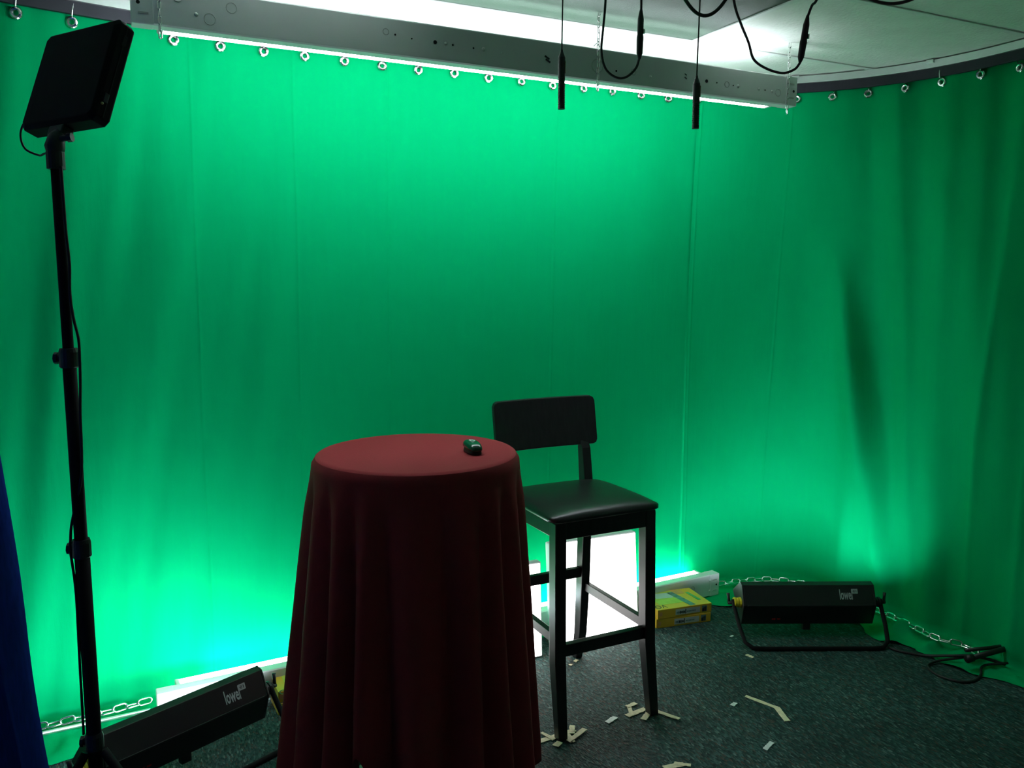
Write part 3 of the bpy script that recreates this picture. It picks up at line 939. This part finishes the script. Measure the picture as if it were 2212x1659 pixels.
carton('yellow printed carton half hidden left of the table cloth', (0.612, 2.955, 0.0), R(2), 0.042, 0.27, 0.12)
carton('yellow printed carton stacked on the one half hidden left of the table', (0.617, 2.958, 0.0435), R(1), 0.042, 0.27, 0.12)

# ------------------------------------------------------------------ tape marks on the carpet
def tape_mark(label, pieces, m=None, group=None):
    """pieces: (x, y, length, width, angle in degrees) in room axes"""
    m = m or M_tape
    if len(pieces) == 1:
        x, y, ln, w, a = pieces[0]
        o = link('tape_strip', tape_bm(ln, w), m)
        o.location = (x, y, 0.001); o.rotation_euler = (0, 0, R(a))
        return tag(o, label, 'tape', group)
    x0, y0 = pieces[0][0], pieces[0][1]
    t = thing('tape_mark', label, 'tape', (x0, y0, 0.001), 0, group)
    for k, (x, y, ln, w, a) in enumerate(pieces):
        o = link('tape_strip', tape_bm(ln, w), m, t)
        o.location = (x - x0, y - y0, 0.0007 * k); o.rotation_euler = (0, 0, R(a))
    return t
def tape_bm(ln, w):
    bm = bmesh.new()
    top, bot = [], []
    n = 8
    for i in range(n + 1):
        x = -ln / 2 + ln * i / n
        jag = 0.0015
        for s in (-1, 1):
            xx = x + (random.uniform(-.003, .003) if i in (0, n) else 0)
            y = s * w / 2 + random.uniform(-jag, jag)
            z = 0.0012 + random.uniform(0, .0008)
            top.append(bm.verts.new((xx, y, z))); bot.append(bm.verts.new((xx, y, 0.0)))
    for i in range(n):
        a = 2 * i
        bm.faces.new((top[a], top[a + 2], top[a + 3], top[a + 1]))
        bm.faces.new((bot[a], bot[a + 1], bot[a + 3], bot[a + 2]))
        bm.faces.new((top[a], bot[a], bot[a + 2], top[a + 2]))
        bm.faces.new((top[a + 1], top[a + 3], bot[a + 3], bot[a + 1]))
    bm.faces.new((top[0], top[1], bot[1], bot[0]))
    bm.faces.new((top[-1], top[-2], bot[-2], bot[-1]))
    return bm
G = 'tape marks on the carpet'
tape_mark('cream masking tape cross under the front left foot of the stool',
          [(1.310, 2.335, 0.15, 0.022, 4), (1.345, 2.325, 0.018, 0.10, -8), (1.280, 2.345, 0.016, 0.06, 20), (1.375, 2.345, 0.055, 0.018, 60), (1.370, 2.305, 0.10, 0.018, 25), (1.285, 2.285, 0.03, 0.022, 30)], group=G)
tape_mark('cream masking tape cross under the front right foot of the stool',
          [(1.640, 2.345, 0.09, 0.022, 8), (1.630, 2.365, 0.016, 0.075, -25), (1.655, 2.395, 0.045, 0.018, 10), (1.655, 2.305, 0.05, 0.020, 35), (1.730, 2.275, 0.09, 0.018, -62)], group=G)
tape_mark('short white tape strip between the two front feet of the stool', [(1.532, 2.341, 0.052, 0.020, 22)], M_tapew, G)
tape_mark('bent pair of cream tape strips on the open carpet', [(2.099, 2.205, 0.125, 0.016, -70), (2.103, 2.105, 0.092, 0.022, -112)], group=G)
tape_mark('tiny faded tape strip beside the bent pair of strips', [(1.996, 2.237, 0.030, 0.015, 22)], M_tapew, G)
tape_mark('faded tape strip nearer the camera than the bent pair', [(1.915, 1.971, 0.055, 0.016, 24)], M_tapew, G)
tape_mark('torn cream tape piece at the bottom edge of the picture', [(1.560, 2.015, 0.07, 0.022, -10), (1.590, 2.010, 0.05, 0.016, -40)], group=G)
tape_mark('cream tape scrap under the yoke of the right floodlight', [(2.322, 2.515, 0.032, 0.014, -75)], group=G)
tape_mark('tiny pale tape scrap left of the right floodlight', [(2.385, 2.700, 0.018, 0.010, 20)], M_tapew, G)
tape_mark('small cream tape scraps by the rear foot of the stool', [(1.655, 2.795, 0.022, 0.014, 30), (1.615, 2.770, 0.014, 0.010, -20)], group=G)

# ------------------------------------------------------------------ light stand and LED panel at the left
SP = Vector((-0.070, 1.913, 0))
ls = thing('light_stand', 'tall thin black light stand at the left before the green curtain', 'light stand', SP)
for nm, z0, z1, r in (('lower_tube', 0.16, 0.985, 0.0150), ('middle_tube', 0.985, 1.39, 0.0130), ('upper_tube', 1.39, 1.785, 0.0105)):
    bm = bmesh.new(); rod(bm, (0, 0, z0), (0, 0, z1), r, seg=18); link(nm, bm, M_stand, ls, smooth=True)
for z in (0.56, 0.99, 1.39):
    bm = bmesh.new(); lathe(bm, [(0.016, -0.020), (0.0185, -0.017), (0.0185, 0.012), (0.0165, 0.020)], 18, (0, 0, z))
    col = link('collar', bm, M_blackp, ls)
    bm = bmesh.new(); rod(bm, (-0.012, 0.004, z), (-0.021, 0.008, z), 0.008); rod(bm, (-0.020, 0.008, z), (-0.026, 0.010, z), 0.012, seg=8)
    link('clamp_knob', bm, M_blackp, col)
for k in range(3):
    a = R(205 + 120 * k)
    d = Vector((math.cos(a), math.sin(a), 0))
    bm = bmesh.new(); rod(bm, d * 0.02 + Vector((0, 0, 0.54)), d * 0.42 + Vector((0, 0, 0.012)), 0.0095, seg=10)
    lg = link('leg', bm, M_stand, ls, smooth=True)
    bm = bmesh.new(); rod(bm, d * 0.405 + Vector((0, 0, 0.032)), d * 0.425 + Vector((0, 0, 0.004)), 0.0125, seg=10); link('rubber_foot', bm, M_blackp, lg, smooth=True)
    bm = bmesh.new(); rod(bm, d * 0.015 + Vector((0, 0, 0.20)), d * 0.19 + Vector((0, 0, 0.315)), 0.006, seg=8); link('brace', bm, M_stand, ls, smooth=True)
bm = bmesh.new(); lathe(bm, [(0.017, -0.02), (0.017, 0.012), (0.014, 0.02)], 16, (0, 0, 1.785)); link('top_socket', bm, M_blackp, ls)

PC = room(-0.885, 1.760, 1.952)
lp = thing('lamp_head', 'flat square black lamp head on top of the light stand, back to the camera', 'lamp', PC)
Rl = (Matrix.Rotation(R(-27.9 - YAW), 4, 'Z') @ Matrix.Rotation(R(-21.2), 4, 'X') @ Matrix.Rotation(R(-1.4), 4, 'Y'))
def lpart(nm, bm, m, parent=lp, bevel=0.0, smooth=False):
    bmesh.ops.transform(bm, matrix=Rl, verts=bm.verts)
    return link(nm, bm, m, parent, bevel=bevel, smooth=smooth)
# case: square slab with its rear edges chamfered
bm = bmesh.new()
sec = [(-0.021, 0.106), (-0.013, 0.115), (0.016, 0.115), (0.020, 0.111)]
rings = []
for y, h in sec:
    c = 0.010
    pts = [(-h + c, -h), (h - c, -h), (h, -h + c), (h, h - c), (h - c, h), (-h + c, h), (-h, h - c), (-h, -h + c)]
    rings.append([bm.verts.new((x, y, z * 0.965)) for x, z in pts])
for a_, b_ in zip(rings, rings[1:]):
    for k in range(8):
        bm.faces.new((a_[k], a_[(k + 1) % 8], b_[(k + 1) % 8], b_[k]))
bm.faces.new(rings[0]); bm.faces.new(rings[-1][::-1])
case = lpart('case', bm, M_stand, bevel=0.0015)
lpart('diffuser', B((0, 0.021, 0), (0.205, 0.003, 0.198)), mat('unlit_diffuser', (0.35, 0.36, 0.35), 0.5), bevel=0.001)
lpart('side_seam', B((0.1152, 0.0015, 0), (0.0012, 0.002, 0.20)), M_hole, case)
lpart('switch', B((0.1155, -0.003, -0.060), (0.003, 0.010, 0.020)), M_blackp, bevel=0.001)
bm = bmesh.new(); bmesh.ops.create_uvsphere(bm, u_segments=8, v_segments=6, radius=0.003, matrix=Matrix.Translation((0.1155, -0.008, -0.074)))
lpart('indicator', bm, mat('brass_dot', (0.45, 0.32, 0.12), 0.4), smooth=True)
lpart('vent', B((0.1155, 0.002, 0.070), (0.002, 0.008, 0.022)), M_hole)
lpart('bracket', B((0, -0.002, -0.122), (0.045, 0.026, 0.024)), M_blackp, bevel=0.003)
bm = bmesh.new()
base = SP - PC
base.z = 0
z_s = 1.785 - PC.z
tube(bm, [base + Vector((0, 0, z_s + 0.0)), base + Vector((0.0, 0, z_s + 0.022)), base + Vector((0.004, 0.004, z_s + 0.040)), Rl @ Vector((0, -0.002, -0.122))], [0.013, 0.019, 0.016, 0.011], 12)
link('swivel', bm, M_blackp, lp, smooth=True)
bm = bmesh.new(); q = base + Vector((0.012, -0.008, z_s + 0.038)); rod(bm, q, q + Vector((0.014, -0.008, 0.002)), 0.006); rod(bm, q + Vector((0.012, -0.007, 0.002)), q + Vector((0.020, -0.011, 0.003)), 0.009, seg=8)
link('tilt_knob', bm, M_blackp, lp)
bl = Rl @ Vector((-0.116, 0.0, -0.080))
left = Vector((-math.cos(R(YAW)), math.sin(R(YAW)), 0))
e0 = base + Vector((0, 0, z_s + 0.012))
right = -left
bm = bmesh.new()
tube(bm, spline([bl, bl + left * 0.016 + Vector((0, 0, -0.006)), bl + left * 0.024 + Vector((0, 0, -0.030)), bl + left * 0.016 + Vector((0, 0, -0.056)), bl + right * 0.012 + Vector((0, 0, -0.069)), bl.lerp(e0, 0.5) + Vector((0, 0, -0.034)), e0 + left * 0.012], 8), 0.0022, 6)
link('cable', bm, M_cord, lp, smooth=True)
bm = bmesh.new()
pts = []
for z, off in ((1.77, .012), (1.65, .013), (1.58, .016), (1.52, .013), (1.47, .017), (1.43, .024), (1.39, .024), (1.34, .022), (1.28, .018), (1.15, .012), (1.05, -.014), (1.01, -.020), (0.99, -.022), (0.90, -.016), (0.75, -.018), (0.58, -.020)):
    pts.append(right * off + Vector((0, 0, z)) + Vector((-0.002, -0.012, 0)) * 0.8)
tube(bm, spline(pts, 5), 0.0028, 6)
link('power_cable', bm, M_cord, ls, smooth=True)

# ------------------------------------------------------------------ hanging microphones and their cables
def mic(label, cx, cy, ztop, zbot, lean):
    p = room(cx, cy, ztop)
    t = thing('hanging_microphone', label, 'microphone', p, 0, 'shotgun microphones hung from the ceiling')
    L_ = ztop - zbot
    bm = bmesh.new(); lathe(bm, [(0.003, 0.006), (0.004, 0.0), (0.0085, -0.012), (0.0100, -0.016), (0.0100, -L_ * 0.46)], 18); link('body', bm, M_blackp, t, smooth=False)
    bm = bmesh.new()
    prof = [(0.0092, -L_ * 0.46)]
    z = -L_ * 0.46 - 0.002
    while z > -L_ + 0.010:
        prof += [(0.0100, z), (0.0100, z - 0.0022), (0.0088, z - 0.0026), (0.0088, z - 0.0044)]
        z -= 0.0048
    prof += [(0.0100, z), (0.0100, -L_)]
    lathe(bm, prof, 18); link('slotted_tube', bm, M_blackp, t)
    bm = bmesh.new(); box(bm, (0.006, -0.0085, -L_ * 0.27), (0.0035, 0.001, L_ * 0.22), Matrix.Rotation(R(-34), 4, 'Z')); link('name_strip', bm, mat('bronze_print', (0.12, 0.085, 0.03), 0.5), t)
    bm = bmesh.new(); tube(bm, [(0, 0, 0.0), (0.001, 0, 0.06), (lean * 0.5, 0, 0.15), (lean, 0, HC - ztop)], 0.0021, 7); link('cable', bm, M_cord, t, smooth=True)
    return t
mic('black slotted microphone hanging over the middle of the strip light', 0.1375, 2.40, 2.172, 2.019, 0.004)
mic('black slotted microphone hanging near the right end of the strip light', 0.5125, 2.40, 2.103, 1.966, 0.006)

def xlr(label, ctrl, a, b_, col_m, group='microphone cables with in-line connectors'):
    t = thing('microphone_cable', label, 'cable', room(*a), 0, group)
    o = room(*a)
    bm = bmesh.new(); tube(bm, spline([room(*c) - o for c in ctrl], 10), 0.0034, 7); link('cable', bm, col_m, t, smooth=True)
    A, B2 = room(*a) - o, room(*b_) - o
    d = B2 - A
    bm = bmesh.new(); tube(bm, [A + d * f for f in (0, .06, .12, .40, .45, .50, .80, .92, 1.0)], [.0035, .006, .0085, .0095, .0095, .0085, .0085, .0055, .0035], 14)
    c = link('connector', bm, M_blackp if col_m is M_cord else col_m, t, smooth=True)
    bm = bmesh.new(); box(bm, A + d * 0.55 + Vector((0.006, -0.008, 0)), (0.005, 0.005, 0.012)); link('latch', bm, M_chrome, c)
    return t
c1 = [(0.2578, 2.3800, 2.435), (0.2544, 2.3800, 2.3023), (0.2496, 2.3850, 2.2315), (0.2459, 2.3900, 2.1720), (0.2585, 2.3950, 2.1266), (0.2877, 2.4000, 2.1044), (0.3159, 2.4000, 2.1044), (0.3425, 2.4000, 2.1278), (0.3522, 2.4000, 2.1549)]
xlr('black microphone cable loop with an upright connector between the two microphones', c1, (0.3522, 2.4000, 2.1525), (0.3518, 2.3800, 2.2783), M_cord)
c2 = [(0.5551, 2.3000, 2.435), (0.5881, 2.3200, 2.2834), (0.6137, 2.3400, 2.2305), (0.6393, 2.3500, 2.1832), (0.6575, 2.3600, 2.1424), (0.6924, 2.3600, 2.1182), (0.7370, 2.3600, 2.1061), (0.7694, 2.3600, 2.1158), (0.7838, 2.3600, 2.1328)]
xlr('plum black microphone cable loop with a slanted connector at the fixture end', c2, (0.7838, 2.3600, 2.1328), (0.7930, 2.3400, 2.2507), M_cordm)
def sag(cx, cy, low, half, rise):
    """a cable hanging from the ceiling in a shallow U"""
    m = math.sqrt((HC - 0.004 - low) / rise)
    return [(cx + half * x, cy, low + rise * x * x) for x in [m * k / 10 for k in range(-10, 11)]]
for lab, pts, r, m in (('short black cable rising from the upright connector', [(0.3519, 2.3800, 2.2759), (0.3505, 2.3700, 2.3349), (0.3502, 2.3600, 2.435)], .0034, M_cord),
                       ('plum cable rising from the slanted connector to the ceiling', [(0.7931, 2.3400, 2.2483), (0.7996, 2.3300, 2.2724), (0.8086, 2.3100, 2.2942), (0.8285, 2.2800, 2.435)], .0034, M_cordm),
                       ('thick black cable sagging from the ceiling above the right microphone', sag(0.5020, 2.2700, 2.2286, 0.0518, 0.0390), .0046, M_cord),
                       ('plum cable sagging from the ceiling near the top right corner', sag(0.9843, 2.2700, 2.2584, 0.0553, 0.0114), .0042, M_cordm)):
    bm = bmesh.new(); tube(bm, spline([room(*p) for p in pts], 8), r, 8)
    tag(link('ceiling_cable', bm, m, smooth=True), lab, 'cable')

# ------------------------------------------------------------------ navy drape at the left edge
bm = bmesh.new()
cols, rows = 60, 40
g = []
for i in range(cols + 1):
    c_ = []
    for j in range(rows + 1):
        z = 0.01 + 2.40 * j / rows
        t_ = 1 - j / rows
        s_ = i / cols
        # right edge flares outward towards the floor
        edge = -1.025 + 0.272 * t_ + 0.010 * nz(z * 3, 2)
        x = -1.75 + (edge + 1.75) * s_
        y = 1.42 + 0.045 * math.sin(s_ * 44 + 1.5 * nz(s_ * 4, z * 0.8)) * (0.5 + 0.5 * t_) + 0.02 * nz(s_ * 9, z * 1.2, 5)
        p = room(x, y, z)
        c_.append(bm.verts.new(p))
    g.append(c_)
for a_, b_ in zip(g, g[1:]):
    for k in range(rows):
        bm.faces.new((a_[k], b_[k], b_[k + 1], a_[k + 1]))
dr = link('navy_drape', bm, M_blue, smooth=True)
tag(dr, 'dark navy blue drape hanging at the left edge beside the light stand', 'drape')
md = dr.modifiers.new('solid', 'SOLIDIFY'); md.thickness = 0.002
